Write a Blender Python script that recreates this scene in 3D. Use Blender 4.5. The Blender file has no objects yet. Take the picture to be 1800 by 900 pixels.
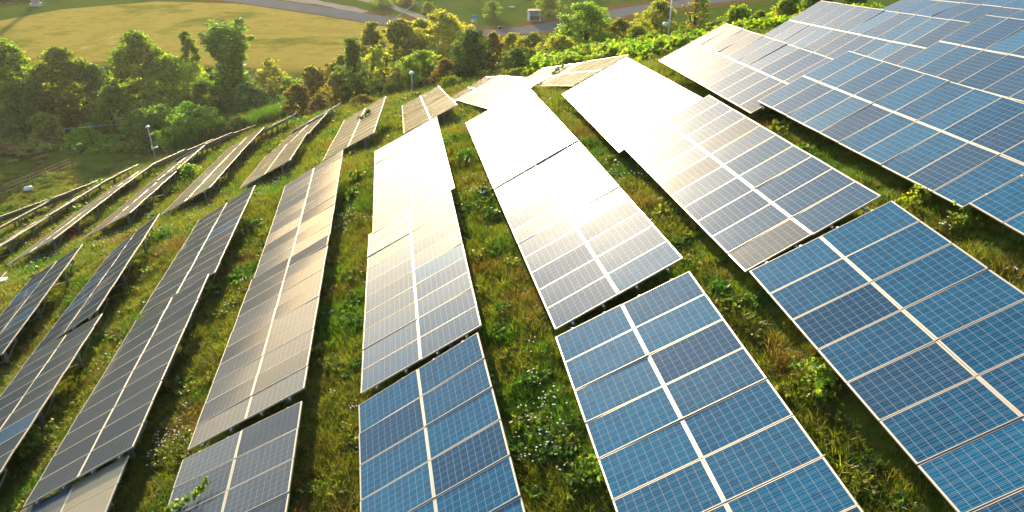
# Solar farm on a hillside at low sun, seen from a drone.  Units are metres, z up, +y away from the camera.
import bpy, math, numpy as np
from mathutils import Vector, Matrix

# corner points of every solar table (near left, near right, far left, far right); first letter = row, digit = place along it
TABLES={
'F0':[(11.26,4.87,29.24),(14.2,5.42,30.75),(9.67,14.85,28.71),(12.6,15.39,30.25)],
'E0':[(6.64,4.52,27.63),(9.62,5.02,29.07),(5.15,14.52,27.24),(8.12,15.02,28.7)],
'D0':[(2.42,4.36,26.02),(5.38,4.86,27.5),(0.97,14.37,25.59),(3.95,14.86,27.04)],
'C0':[(-1.81,4.17,24.05),(1.1,4.74,25.59),(-3.61,14.13,23.78),(-0.79,14.69,25.5)],
'B0':[(-6.54,3.97,22.62),(-3.56,4.48,24.07),(-8.03,13.97,22.21),(-5.04,14.48,23.63)],
'A0':[(-11.21,4.19,20.38),(-8.24,4.69,21.86),(-12.74,14.19,20.18),(-9.78,14.69,21.67)],
'G1':[(13.9,14.96,29.97),(16.8,15.63,31.51),(12.31,24.87,28.67),(15.21,25.54,30.2)],
'F1':[(9.65,14.98,28.54),(12.54,15.59,30.13),(8.13,24.94,27.54),(11.07,25.54,29.04)],
'E1':[(5.17,14.79,27.05),(8.06,15.38,28.63),(3.73,24.76,26.0),(6.61,25.34,27.62)],
'D1':[(0.99,14.69,25.56),(3.89,15.33,27.11),(-0.66,24.62,24.53),(2.25,25.26,26.07)],
'C1':[(-3.62,14.47,23.86),(-0.72,15.07,25.43),(-5.11,24.42,22.79),(-2.19,25.02,24.33)],
'B1':[(-8.04,14.3,22.2),(-5.09,14.91,23.67),(-9.52,24.24,21.01),(-6.62,24.86,22.57)],
'A1':[(-12.55,14.08,20.43),(-9.62,14.7,21.93),(-14.05,24.02,19.36),(-11.21,24.64,21.02)],
'Y1':[(-16.85,14.02,18.63),(-13.95,14.63,20.19),(-18.47,23.96,17.73),(-15.57,24.58,19.29)],
'H2':[(17.94,24.41,29.56),(20.93,25.32,30.78),(15.49,34.16,28.36),(18.55,35.06,29.39)],
'G2':[(12.66,26.19,28.06),(15.54,26.81,29.64),(11.28,36.12,26.67),(14.14,36.74,28.3)],
'F2':[(7.81,24.46,27.29),(10.74,25.01,28.81),(6.51,34.43,26.18),(9.44,34.99,27.7)],
'E2':[(3.6,24.49,25.9),(6.46,25.09,27.53),(2.27,34.43,24.63),(5.18,35.03,26.18)],
'D2':[(-0.65,24.45,24.57),(2.24,25.1,26.12),(-2.15,34.36,23.28),(0.8,35.01,24.74)],
'C2':[(-4.93,24.27,22.9),(-2.0,24.88,24.39),(-6.46,34.22,21.93),(-3.53,34.82,23.43)],
'B2':[(-9.47,24.22,20.99),(-6.58,24.79,22.6),(-10.93,34.19,20.16),(-8.06,34.76,21.79)],
'A2':[(-14.04,24.31,19.42),(-11.1,24.91,20.92),(-15.47,34.27,18.27),(-12.6,34.87,19.89)],
'Y2':[(-19.07,24.8,17.14),(-16.27,25.39,18.88),(-20.58,34.76,16.18),(-17.89,35.34,18.09)],
'X2':[(-23.05,24.18,15.64),(-20.17,24.77,17.24),(-24.72,34.14,14.99),(-21.88,34.73,16.68)],
'W2':[(-27.89,24.39,14.51),(-24.97,24.99,16.03),(-29.36,34.34,13.38),(-26.44,34.94,14.91)],
'E3':[(3.15,39.52,23.4),(6.08,40.35,24.8),(1.89,49.09,20.36),(4.84,49.91,21.72)],
'D3':[(-1.06,40.45,21.75),(1.77,41.62,23.1),(-3.71,49.87,19.17),(-0.84,51.03,20.45)],
'C3':[(-5.96,40.43,20.43),(-3.01,41.22,21.8),(-7.35,50.1,17.8),(-4.4,50.9,19.18)],
'B3':[(-10.64,40.51,18.77),(-7.68,40.93,20.29),(-11.41,50.51,17.48),(-8.49,50.94,19.07)],
'A3':[(-15.65,40.65,16.99),(-12.73,41.4,18.45),(-17.12,50.45,14.91),(-14.2,51.2,16.37)],
'Y3':[(-20.5,40.5,15.35),(-17.57,41.22,16.81),(-21.98,50.33,13.45),(-19.06,51.06,14.93)],
'X3':[(-25.71,40.88,13.57),(-22.76,41.51,15.03),(-26.98,50.78,11.88),(-24.03,51.41,13.35)],
'W3':[(-30.48,40.4,12.03),(-27.53,41.05,13.48),(-31.82,50.28,10.32),(-28.86,50.94,11.76)],
'V3':[(-35.57,40.49,10.57),(-32.63,41.19,12.01),(-36.92,50.31,8.53),(-33.98,51.01,9.97)],
'E4':[(2.14,49.9,19.97),(4.94,51.15,21.32),(-0.45,59.15,16.79),(2.34,60.4,18.17)],
'D4':[(-3.84,50.95,18.65),(-0.95,51.75,20.15),(-4.98,60.56,15.7),(-2.09,61.37,17.2)],
'C4':[(-7.41,50.42,17.7),(-4.48,51.22,19.12),(-8.81,60.12,15.18),(-5.87,60.91,16.57)],
'A4':[(-17.38,51.53,14.48),(-14.41,52.09,15.94),(-18.24,61.41,12.45),(-15.32,61.98,13.98)],
'Y4':[(-22.18,50.85,13.24),(-19.26,51.52,14.74),(-23.49,60.72,11.41),(-20.57,61.39,12.92)],
'X4':[(-27.3,51.63,11.59),(-24.41,52.35,13.11),(-28.74,61.47,9.69),(-25.86,62.19,11.23)],
'W4':[(-32.17,51.15,10.03),(-29.22,51.77,11.48),(-33.39,61.03,8.22),(-30.43,61.66,9.67)],
'V4':[(-36.88,50.38,8.59),(-33.94,51.05,10.04),(-38.11,60.22,6.58),(-35.16,60.89,8.03)],
'U4':[(-41.8,50.43,7.1),(-38.86,51.13,8.54),(-43.07,60.23,4.93),(-40.13,60.93,6.37)],
'A5':[(-18.31,60.32,12.78),(-15.35,60.9,14.25),(-19.04,70.12,10.39),(-16.08,70.7,11.86)],
'Y5':[(-22.91,60.28,11.67),(-19.95,60.74,13.17),(-23.29,70.14,9.38),(-20.32,70.59,10.87)],
'X5':[(-28.61,60.41,10.11),(-25.68,61.19,11.52),(-29.9,70.08,7.42),(-26.96,70.86,8.83)],
'W5':[(-33.43,60.4,8.27),(-30.5,61.16,9.7),(-34.7,70.11,5.7),(-31.76,70.87,7.12)],
'V5':[(-38.26,60.4,6.55),(-35.32,61.15,7.97),(-39.59,70.15,4.16),(-36.65,70.9,5.59)],
'U5':[(-42.95,60.43,5.07),(-40.01,61.18,6.49),(-44.1,70.12,2.36),(-41.16,70.86,3.78)],
'T5':[(-48.55,60.33,3.12),(-45.61,61.07,4.55),(-49.66,70.0,0.35),(-46.71,70.74,1.76)],
'X6':[(-29.78,70.27,7.28),(-26.84,71.02,8.71),(-30.88,79.94,4.5),(-27.94,80.69,5.92)],
'W6':[(-34.57,70.27,5.55),(-31.63,70.99,6.98),(-35.67,79.98,2.92),(-32.72,80.7,4.35)],
}
LAB={
'F0':'blue solar table cut off by the right edge, below the large blue and grey one',
'E0':'deep blue solar table filling the lower right corner',
'D0':'blue solar table at the bottom right of centre, below a cream glare-lit one',
'C0':'blue and grey solar table at the bottom centre with an upright left edge',
'B0':'grey solar table at the bottom left with a leafy sprig on it',
'A0':'tan and grey solar table peeking in at the bottom left corner',
'G1':'blue solar table at the upper right edge, stepping above two pale grey ones',
'F1':'large solar table fading from blue to pale grey at the upper right',
'E1':'solar table right of centre, glaring white at its far end and blue near',
'D1':'cream white solar table right of centre, ending at a dark gap above a blue one',
'C1':'pale yellow and grey solar table in the middle above the bottom centre one',
'B1':'patchwork solar table of grey, brown and yellow panels left of centre',
'A1':'long dark grey solar table at the lower left with a few bluish panels',
'Y1':'dark grey solar table running off the left edge near the bottom',
'H2':'pale solar table touching the top edge in the right corner',
'G2':'pale grey solar table at the top right whose far corner meets the top edge',
'F2':'cream solar table at the upper right overlapped by the large blue and grey one',
'E2':'glaring white solar table, rightmost of the three white ones',
'D2':'glaring white solar table, middle one of the three white ones',
'C2':'glaring white solar table, leftmost of the three white ones',
'B2':'golden brown solar table directly behind the patchwork one',
'A2':'brownish grey solar table with its far tip left of the golden brown one',
'Y2':'steep dark solar table at the left with posts under its right edge',
'X2':'steep dark solar table at the left edge with thin posts beneath',
'W2':'solar table showing only a pale tip at the left edge',
'E3':'tan solar table behind the rightmost glaring white one',
'D3':'curved tan solar table behind the middle glaring white one',
'C3':'tan solar table with fine lines just behind the leftmost white one',
'B3':'narrow tan solar table rising to a tip beside the rusty scrub',
'A3':'tan solar table on dark legs just left of the narrow tan one',
'Y3':'long tan solar table sliver, second tan row left of the narrow tan one',
'X3':'long tan solar table sliver, third tan row left of the narrow tan one',
'W3':'tan solar table sliver with a red container under its right edge',
'V3':'thin solar table sliver running to the left edge, just beyond the red container',
'E4':'far tan solar table dropping away behind the rightmost white one',
'D4':'short far end of the curved tan solar table, its tip pointing left',
'C4':'small tan solar table at the foot of the white-domed pole',
'A4':'brown tan solar table beyond the one with the dark brace, narrowing uphill',
'Y4':'narrow tan solar table continuing the second tan row toward the yellow bush',
'X4':'thin tan solar table continuing the third tan row toward the vine mounds',
'W4':'thin tan solar table continuing the row of the red container',
'V4':'very thin solar table edge seen side on between two longer tan slivers',
'U4':'short thin solar table at the left edge beside the lawn',
'A5':'dark-backed solar table at the far end of its row below the orange scrub',
'Y5':'dark-backed solar table at the far end of its row below the bright reeds',
'X5':'dark-backed solar table between the vine mounds and the tan rows',
'W5':'dark-backed solar table just below the lamp post on the left',
'V5':'dark-backed solar table edge bordering the lawn, right of the other lawn-side ones',
'U5':'dark-backed solar table edge bordering the middle of the lawn',
'T5':'dark-backed solar table bordering the lawn at the left edge',
'X6':'dark-backed solar table, last of its row beside the small yellow bush',
'W6':'dark-backed solar table, last of its row below the wide vine mound',
}
# kind, x, y, ground z, height, crown width, label
TREES=[
('broad', -73.04, 112.0, -6.54, 12.93, 8.57, 'dark green tree cut off by the left edge beside the tan field'),
('broad', -66.03, 112.0, -6.53, 11.78, 8.61, 'rounded dark green tree, second from the left edge, tan field behind'),
('dark', -61.12, 112.0, -6.53, 9.61, 5.13, 'narrow dark tree squeezed between two rounder green trees'),
('dark', -68.61, 106.0, -6.7, 8.97, 9.12, 'low dark green tree at the left edge under the treeline'),
('broad', -53.63, 112.0, -6.46, 13.83, 8.94, 'yellow green tree with a broad crown left of the tallest tree'),
('broad2', -48.99, 110.0, -6.04, 10.7, 9.72, 'mid green tree with feathery clumps in front of the tallest tree'),
('broad2', -47.7, 115.0, -4.16, 11.26, 3.83, 'small round-topped tree touching the left side of the tallest tree'),
('tall', -39.87, 109.0, -2.66, 12.42, 7.46, 'tallest dark green tree standing out against the tan field'),
('sparse', -34.96, 110.0, -1.83, 6.65, 4.69, 'thin yellow tree with bare branches right of the tallest tree'),
('dark', -56.48, 106.0, -6.6, 8.23, 7.96, 'dark shady tree behind the two vine-covered hedges'),
('dark', -42.11, 103.0, -3.13, 6.99, 6.53, 'dark green tree below the tallest tree, above the reeds'),
('ivy', -35.26, 102.0, -1.2, 4.75, 5.95, 'rounded dark ivy bush right above the bright reeds'),
('autumn', -23.42, 90.0, 4.09, 5.46, 3.99, 'brown tinged small tree right of the open field gap'),
('autumn', -19.49, 84.0, 6.48, 3.82, 3.25, 'rusty bush beside the slim dark trunked tree'),
('tall', -17.43, 85.0, 6.82, 7.08, 3.46, 'slim dark tree with two visible trunks left of the pale trees'),
('sparse', -14.6, 84.0, 7.77, 5.65, 3.8, 'pale see-through tree with a thin bare trunk'),
('pale', -17.67, 99.0, 3.69, 8.56, 4.13, 'pale yellow tree behind the see-through one beside the road'),
('pale', -12.83, 92.0, 6.44, 7.75, 4.76, 'pale yellow green tree overlapping the road bend'),
('pale', -7.76, 92.0, 7.65, 7.45, 6.45, 'largest pale yellow tree at the centre, hiding the road'),
('broad2', -9.67, 80.0, 9.9, 4.13, 4.8, 'olive green tree right behind the white-domed pole'),
('pale', -11.87, 78.0, 9.86, 2.63, 2.78, 'low yellow bush left of the white-domed pole'),
('pale', -5.31, 86.0, 9.57, 4.07, 3.75, 'bright yellow tree crown just above the reddish vine'),
('ivy', -4.06, 78.0, 11.67, 4.84, 4.51, 'dark green ivy-covered tree with russet top at the centre'),
('autumn', -1.88, 81.0, 11.47, 4.17, 2.58, 'reddish brown tree joined to the dark ivy-covered one'),
('autumn', -6.51, 75.0, 11.79, 2.95, 2.21, 'pinkish bush left of the dark ivy-covered tree'),
('ivy', 0.41, 70.0, 14.48, 2.51, 2.66, 'small pointed dark ivy bush above the two tan solar tables'),
('pale', 2.32, 80.0, 12.58, 3.31, 4.17, 'pale yellow tree right of the small pointed ivy bush'),
('broad2', 7.7, 82.0, 13.09, 5.19, 6.88, 'large olive tree with knobbly branches right of the white kiosk'),
('pale', 4.69, 76.0, 13.97, 2.6, 3.86, 'pale yellow tree left of the large olive tree'),
('pale', 11.57, 84.0, 13.14, 3.3, 3.98, 'pale yellow tree right of the large olive tree'),
('pale', 8.18, 70.0, 16.0, 1.35, 3.27, 'low yellow bush in front of the large olive tree'),
('pale', 14.14, 76.0, 15.38, 4.41, 4.21, 'pale yellow tree behind the camera pole'),
('broad2', 11.52, 72.0, 16.05, 2.47, 2.91, 'green bush left of the camera pole'),
('shrub', 10.87, 60.0, 18.78, 2.05, 3.3, 'dark bushy shrub at the foot of the camera pole'),
('shrub', 12.85, 58.0, 19.71, 2.04, 2.76, 'rounded shrub right of the camera pole'),
('bare', 13.88, 60.0, 19.26, 4.68, 2.46, 'nearly leafless tree with dark crooked trunk'),
('shrub', 14.57, 56.0, 20.59, 2.14, 2.25, 'shrub at the foot of the nearly leafless tree'),
('shrub', 17.09, 60.0, 19.62, 3.25, 2.99, 'tall yellow green shrub above the cream solar table'),
('broad2', 17.51, 56.0, 20.94, 2.49, 2.24, 'dark rounded bush in the notch between two pale solar tables'),
('shrub', 20.7, 60.0, 19.87, 3.82, 3.14, 'yellow green bush left of the top right solar tables'),
('broad2', 17.55, 52.0, 22.24, 1.94, 1.64, 'small green bush beside the edge of the pale grey solar table'),
('shrub', 21.23, 56.0, 21.22, 4.05, 2.36, 'green bush at the top edge left of the pale grey solar table'),
('shrub', 22.97, 54.0, 21.98, 3.53, 2.28, 'grassy bush at the top edge between two pale solar tables'),
('hedge', -45.66, 94.0, -2.29, 5.01, 6.58, 'tallest vine-covered mound with the lamp post in front'),
('hedge', -38.69, 90.0, -0.21, 4.49, 8.08, 'wide vine-covered mound right of the lamp post'),
('hedge', -56.45, 97.0, -4.61, 3.77, 5.53, 'vine-covered block left of the tallest mound'),
('hedge', -52.78, 96.0, -4.01, 2.61, 4.31, 'low vine-covered mound touching the tallest one'),
('shrub', -62.93, 100.0, -6.17, 6.13, 5.8, 'rounded yellow green bush at the left above bright weeds'),
('pale', -32.42, 88.0, 1.83, 2.31, 3.5, 'small yellow bush between the vine mound and the reeds'),
('shrub', -67.75, 100.0, -6.19, 3.24, 6.19, 'bright green weedy thicket at the left edge'),
('shrub', -63.11, 100.0, -6.17, 3.22, 4.65, 'bright green weedy thicket under the rounded yellow bush'),
('autumn', -61.15, 93.0, -2.69, 1.35, 8.01, 'low tan scrub in front of the bright weedy thicket'),
('autumn', -65.0, 93.0, -2.7, 1.35, 5.11, 'low tan scrub at the left edge'),
('autumn', -23.32, 82.0, 5.81, 4.1, 3.19, 'orange brown scrub behind the far brown solar table'),
('autumn', -19.98, 78.0, 7.79, 2.31, 2.7, 'low orange scrub above the end of the far brown solar tables'),
('autumn', -14.14, 72.0, 10.81, 1.35, 2.18, 'low rusty scrub between the far solar tables and the pole'),
('broad', -3.98, 156.0, 0.01, 2.92, 3.76, 'round bush alone across the road'),
('broad', -16.8, 160.0, 0.0, 2.09, 3.18, 'dark bush beside the pale path across the road'),
('broad2', -27.01, 166.0, 0.0, 1.73, 4.23, 'green bush at the top between the road and the pale path'),
('broad2', 7.24, 158.0, 0.02, 4.44, 5.12, 'leaning dark tree behind the white kiosk'),
('pale', -21.96, 168.0, 0.0, 1.77, 3.56, 'yellow bush at the top edge beside the pale path'),
('broad2', 28.38, 120.0, 4.47, 7.24, 3.39, 'small tree behind the nearly leafless one beside the road'),
('shrub', -108.02, 174.0, 0.0, 1.35, 11.05, 'dark bush left of the pale pillar at the top left corner'),
('shrub', -100.96, 180.0, 0.0, 1.35, 10.16, 'dark bush right of the pale pillar at the top left corner'),
('shrub', 0.24, 64.0, 15.7, 1.35, 1.91, 'low green shrub filling the gap behind the tan solar tables'),
('shrub', -12.01, 76.0, 10.36, 1.35, 2.29, 'low shrub at the foot of the white-domed pole'),
('shrub', -5.74, 70.0, 13.11, 1.35, 2.4, 'low shrub behind the far tan solar tables'),
('shrub', 5.17, 64.0, 16.72, 1.35, 2.82, 'low bright shrub behind the rightmost tan solar table'),
('pale', -11.01, 97.0, 5.76, 7.37, 4.46, 'pale yellow tree between the road barrier and the largest pale tree'),
('pale', -20.93, 95.0, 3.69, 5.66, 3.91, 'pale yellow bush crown at the right end of the tan field'),
('pale', 7.43, 92.0, 10.66, 3.0, 3.71, 'bright yellow crown peeking behind the large olive tree'),
('pale', 15.3, 90.0, 11.98, 3.82, 3.86, 'pale yellow tree left of the camera pole, in front of the road'),
('pale', 0.0, 90.0, 9.8, 3.58, 3.39, 'pale yellow crown right of the reddish brown tree'),
('pale', -8.46, 82.0, 9.74, 2.65, 4.23, 'low pale yellow bush left of the pinkish one'),
('pale', 3.09, 70.0, 15.04, 1.35, 3.6, 'pale yellow bush just behind the curved tan table'),
('broad2', 9.49, 78.0, 14.32, 1.97, 3.39, 'olive bush right of the large olive tree base')]
FLOWERS=[(.35,11.8,.5,40),(.9,12.6,.5,25),(-9.2,15.7,.35,45),(-1.5,26.1,.5,40),(-6.4,28,.6,45),(-9.9,24.4,.5,25),(-17.4,34.5,1.2,50),(3.7,23.4,.5,40),(6.2,13,.5,12),(-22.5,38.5,1.6,60),(9.95,15.5,.4,12),(-13.4,39.5,1.2,50),(10,13.2,.4,14),(-18,36,1.5,50),(-27,42,1.5,40)]
SPRIGS=[([(-7.75,12.2,22.33),(-7.35,12.25,22.55),(-7.0,12.35,22.78),(-6.78,12.5,22.98)],'leafy vine sprig lying across the grey table at the bottom left',41,34,.075,'broad'),
([(-9.65,47.2,18.72),(-9.4,47.45,18.95),(-9.05,47.8,19.15)],'dark sprig poking through the narrow tan table',42,12,.14,'ivy'),
([(2.9,53.4,19.8),(3.2,53.7,20.05),(3.6,54.0,20.2)],'dark sprig poking through the tan table behind the rightmost white one',43,10,.14,'ivy')]
CAB=[(-58.2,96,-.3),(-38.6,97,2.35)]
def terrain_setup(tables):
    P=[]
    for k,C in tables.items():
        if k=='H2': continue
        C=np.array(C)
        for i in (0.05,.5,.95):
            for a,b,cl in ((0,2,.72),(1,3,1.2)):
                p=C[a]*(1-i)+C[b]*i
                P.append((p[0],p[1],p[2]-cl))
    return np.array(P)
COEF=[-12.1206+36, 0.4323, -0.0721, -0.0026, -0.112, -0.1951, 0.0485, -0.1515]
def hill(x,y):
    u=x+.149*y
    u=26-4*np.logaddexp(0,(26-u)/4)          # levels off to the right of the array
    sh=lambda k,w: w*np.logaddexp(0,(y-k)/w)
    c=COEF
    return c[0]+c[1]*-(-u)+c[2]*u*u/50+c[3]*y+c[4]*sh(14,2)+c[5]*sh(37,3)+c[6]*sh(50,3)+c[7]*u*np.clip(y,0,60)/50
def valley(x,y):
    r=np.hypot(x,y-60)
    far=np.clip((r-420)/900,0,1); far=far*far*(3-2*far)
    dip=np.clip((122-y)/12,0,1)*np.clip((-x-12)/16,0,1); dip=dip*dip*(3-2*dip)
    gully=np.clip((y-92)/9,0,1)*np.clip((122-y)/9,0,1)*np.clip((-x-38)/12,0,1)
    return -2.2*dip-4.5*gully+far*(46+16*np.sin(x*.0045+1.3)+9*np.sin(y*.0037+x*.0021)+4*np.sin(x*.017+y*.011))
def terrain(x,y):
    x=np.asarray(x,float);y=np.asarray(y,float)
    shp=x.shape; X=x.ravel();Y=y.ravel()
    H=hill(X,Y)
    near=(np.abs(X)<90)&(Y>-20)&(Y<100)
    if near.any():
        xs,ys=X[near],Y[near]
        num=np.zeros_like(xs);den=np.full_like(xs,.12)
        for (px,py,pz),r in zip(TP,TR):
            w=np.exp(-((xs-px)**2+(ys-py)**2)/(2*3.2**2))
            num+=w*r;den+=w
        H[near]+=num/den
    V=valley(X,Y)
    D=(H-V)/1.3
    D=np.where(D>40,D,np.log1p(np.exp(np.clip(D,-40,40))))*1.3
    return (V+D).reshape(shp)
rng=np.random.default_rng(7)
scene=bpy.context.scene
col=scene.collection
TAU=2*math.pi

# ------------------------------------------------------------------ helpers
def mesh_from(name,V,F,mats=(),uv=None,fm=None,smooth=False):
    V=np.asarray(V,np.float32); me=bpy.data.meshes.new(name)
    if isinstance(F,np.ndarray):
        n=F.shape[1]; nf=len(F)
        me.vertices.add(len(V)); me.vertices.foreach_set('co',V.ravel())
        me.loops.add(nf*n); me.loops.foreach_set('vertex_index',F.astype(np.int32).ravel())
        me.polygons.add(nf)
        me.polygons.foreach_set('loop_start',np.arange(0,nf*n,n,dtype=np.int32))
        me.polygons.foreach_set('loop_total',np.full(nf,n,np.int32))
        me.update(calc_edges=True)
    else:
        me.from_pydata(V.tolist(),[],F)
    for m in mats: me.materials.append(m)
    if fm is not None: me.polygons.foreach_set('material_index',np.asarray(fm,np.int32))
    if uv is not None:
        l=me.uv_layers.new(name='UVMap'); l.data.foreach_set('uv',np.asarray(uv,np.float32).ravel())
    me.polygons.foreach_set('use_smooth',np.full(len(me.polygons),bool(smooth)))
    me.validate(); me.update()
    return me
def link(name,data,parent=None,loc=(0,0,0),label=None,cat=None,group=None,kind=None):
    o=bpy.data.objects.new(name,data); col.objects.link(o)
    o.location=loc
    if parent is not None: o.parent=parent
    if label: o['label']=label
    if cat: o['category']=cat
    if group: o['group']=group
    if kind: o['kind']=kind
    return o
class MB:
    """collects simple solids into one mesh"""
    def __init__(s): s.V=[];s.F=[];s.M=[]
    def add(s,V,F,m=0):
        b=len(s.V); s.V+= [tuple(map(float,v)) for v in V]; s.F+=[tuple(i+b for i in f) for f in F]; s.M+=[m]*len(F)
    def box(s,c,d,m=0,rz=0):
        x,y,z=d[0]/2,d[1]/2,d[2]/2; ca,sa=math.cos(rz),math.sin(rz)
        V=[]
        for dz in (-z,z):
            for dx,dy in ((-x,-y),(x,-y),(x,y),(-x,y)):
                V.append((c[0]+dx*ca-dy*sa,c[1]+dx*sa+dy*ca,c[2]+dz))
        s.add(V,[(3,2,1,0),(4,5,6,7),(0,1,5,4),(1,2,6,5),(2,3,7,6),(3,0,4,7)],m)
    def tube(s,pts,rad,n=6,m=0,cap=True):
        pts=[Vector(p) for p in pts]; R=rad if hasattr(rad,'__len__') else [rad]*len(pts)
        V=[];F=[]
        for i,p in enumerate(pts):
            t=(pts[min(i+1,len(pts)-1)]-pts[max(i-1,0)]).normalized()
            a=t.orthogonal().normalized() if i==0 else (a-t*a.dot(t)).normalized()
            b=t.cross(a)
            for k in range(n):
                an=TAU*k/n; V.append(p+(a*math.cos(an)+b*math.sin(an))*R[i])
        for i in range(len(pts)-1):
            for k in range(n):
                k2=(k+1)%n; F.append((i*n+k,i*n+k2,(i+1)*n+k2,(i+1)*n+k))
        if cap: F.append(tuple(range(n-1,-1,-1))); F.append(tuple(range((len(pts)-1)*n,len(pts)*n)))
        s.add(V,F,m)
    def lathe(s,c,prof,n=14,m=0):
        V=[];F=[]
        for r,z in prof:
            for k in range(n): V.append((c[0]+r*math.cos(TAU*k/n),c[1]+r*math.sin(TAU*k/n),c[2]+z))
        for i in range(len(prof)-1):
            for k in range(n):
                k2=(k+1)%n; F.append((i*n+k,i*n+k2,(i+1)*n+k2,(i+1)*n+k))
        F.append(tuple(range(n-1,-1,-1))); F.append(tuple(range((len(prof)-1)*n,len(prof)*n)))
        s.add(V,F,m)
    def mesh(s,name,*mats,smooth=False):
        return mesh_from(name,s.V,s.F,mats,fm=s.M,smooth=smooth)

# ------------------------------------------------------------------ materials
def new_mat(name):
    m=bpy.data.materials.new(name); m.use_nodes=True; nt=m.node_tree; nt.nodes.clear()
    out=nt.nodes.new('ShaderNodeOutputMaterial')
    def N(t,**k):
        n=nt.nodes.new(t)
        for a,b in k.items():
            if a.startswith('i_'):
                n.inputs[a[2:].replace('_',' ')].default_value=b
            else: setattr(n,a,b)
        return n
    L=lambda a,b: nt.links.new(a,b)
    return m,nt,N,L,out
def ramp(N,stops,interp='LINEAR'):
    r=N('ShaderNodeValToRGB'); cr=r.color_ramp; cr.interpolation=interp
    while len(cr.elements)<len(stops): cr.elements.new(.5)
    for e,(p,c) in zip(cr.elements,stops): e.position=p; e.color=(*c,1) if len(c)==3 else c
    return r
def simple(name,colr,rough=.6,metal=0.,noise=0.,scale=4.,spec=.5):
    m,nt,N,L,out=new_mat(name)
    b=N('ShaderNodeBsdfPrincipled'); b.inputs['Roughness'].default_value=rough; b.inputs['Metallic'].default_value=metal
    b.inputs['Specular IOR Level'].default_value=spec
    if noise:
        tc=N('ShaderNodeTexCoord'); nz=N('ShaderNodeTexNoise'); nz.inputs['Scale'].default_value=scale; nz.inputs['Detail'].default_value=5
        L(tc.outputs['Object'],nz.inputs['Vector'])
        r=ramp(N,[(.3,tuple(c*(1-noise) for c in colr)),(.7,tuple(min(1,c*(1+noise*.6)) for c in colr))])
        L(nz.outputs['Fac'],r.inputs['Fac']); L(r.outputs['Color'],b.inputs['Base Color'])
    else: b.inputs['Base Color'].default_value=(*colr,1)
    L(b.outputs[0],out.inputs[0]); return m

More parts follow.
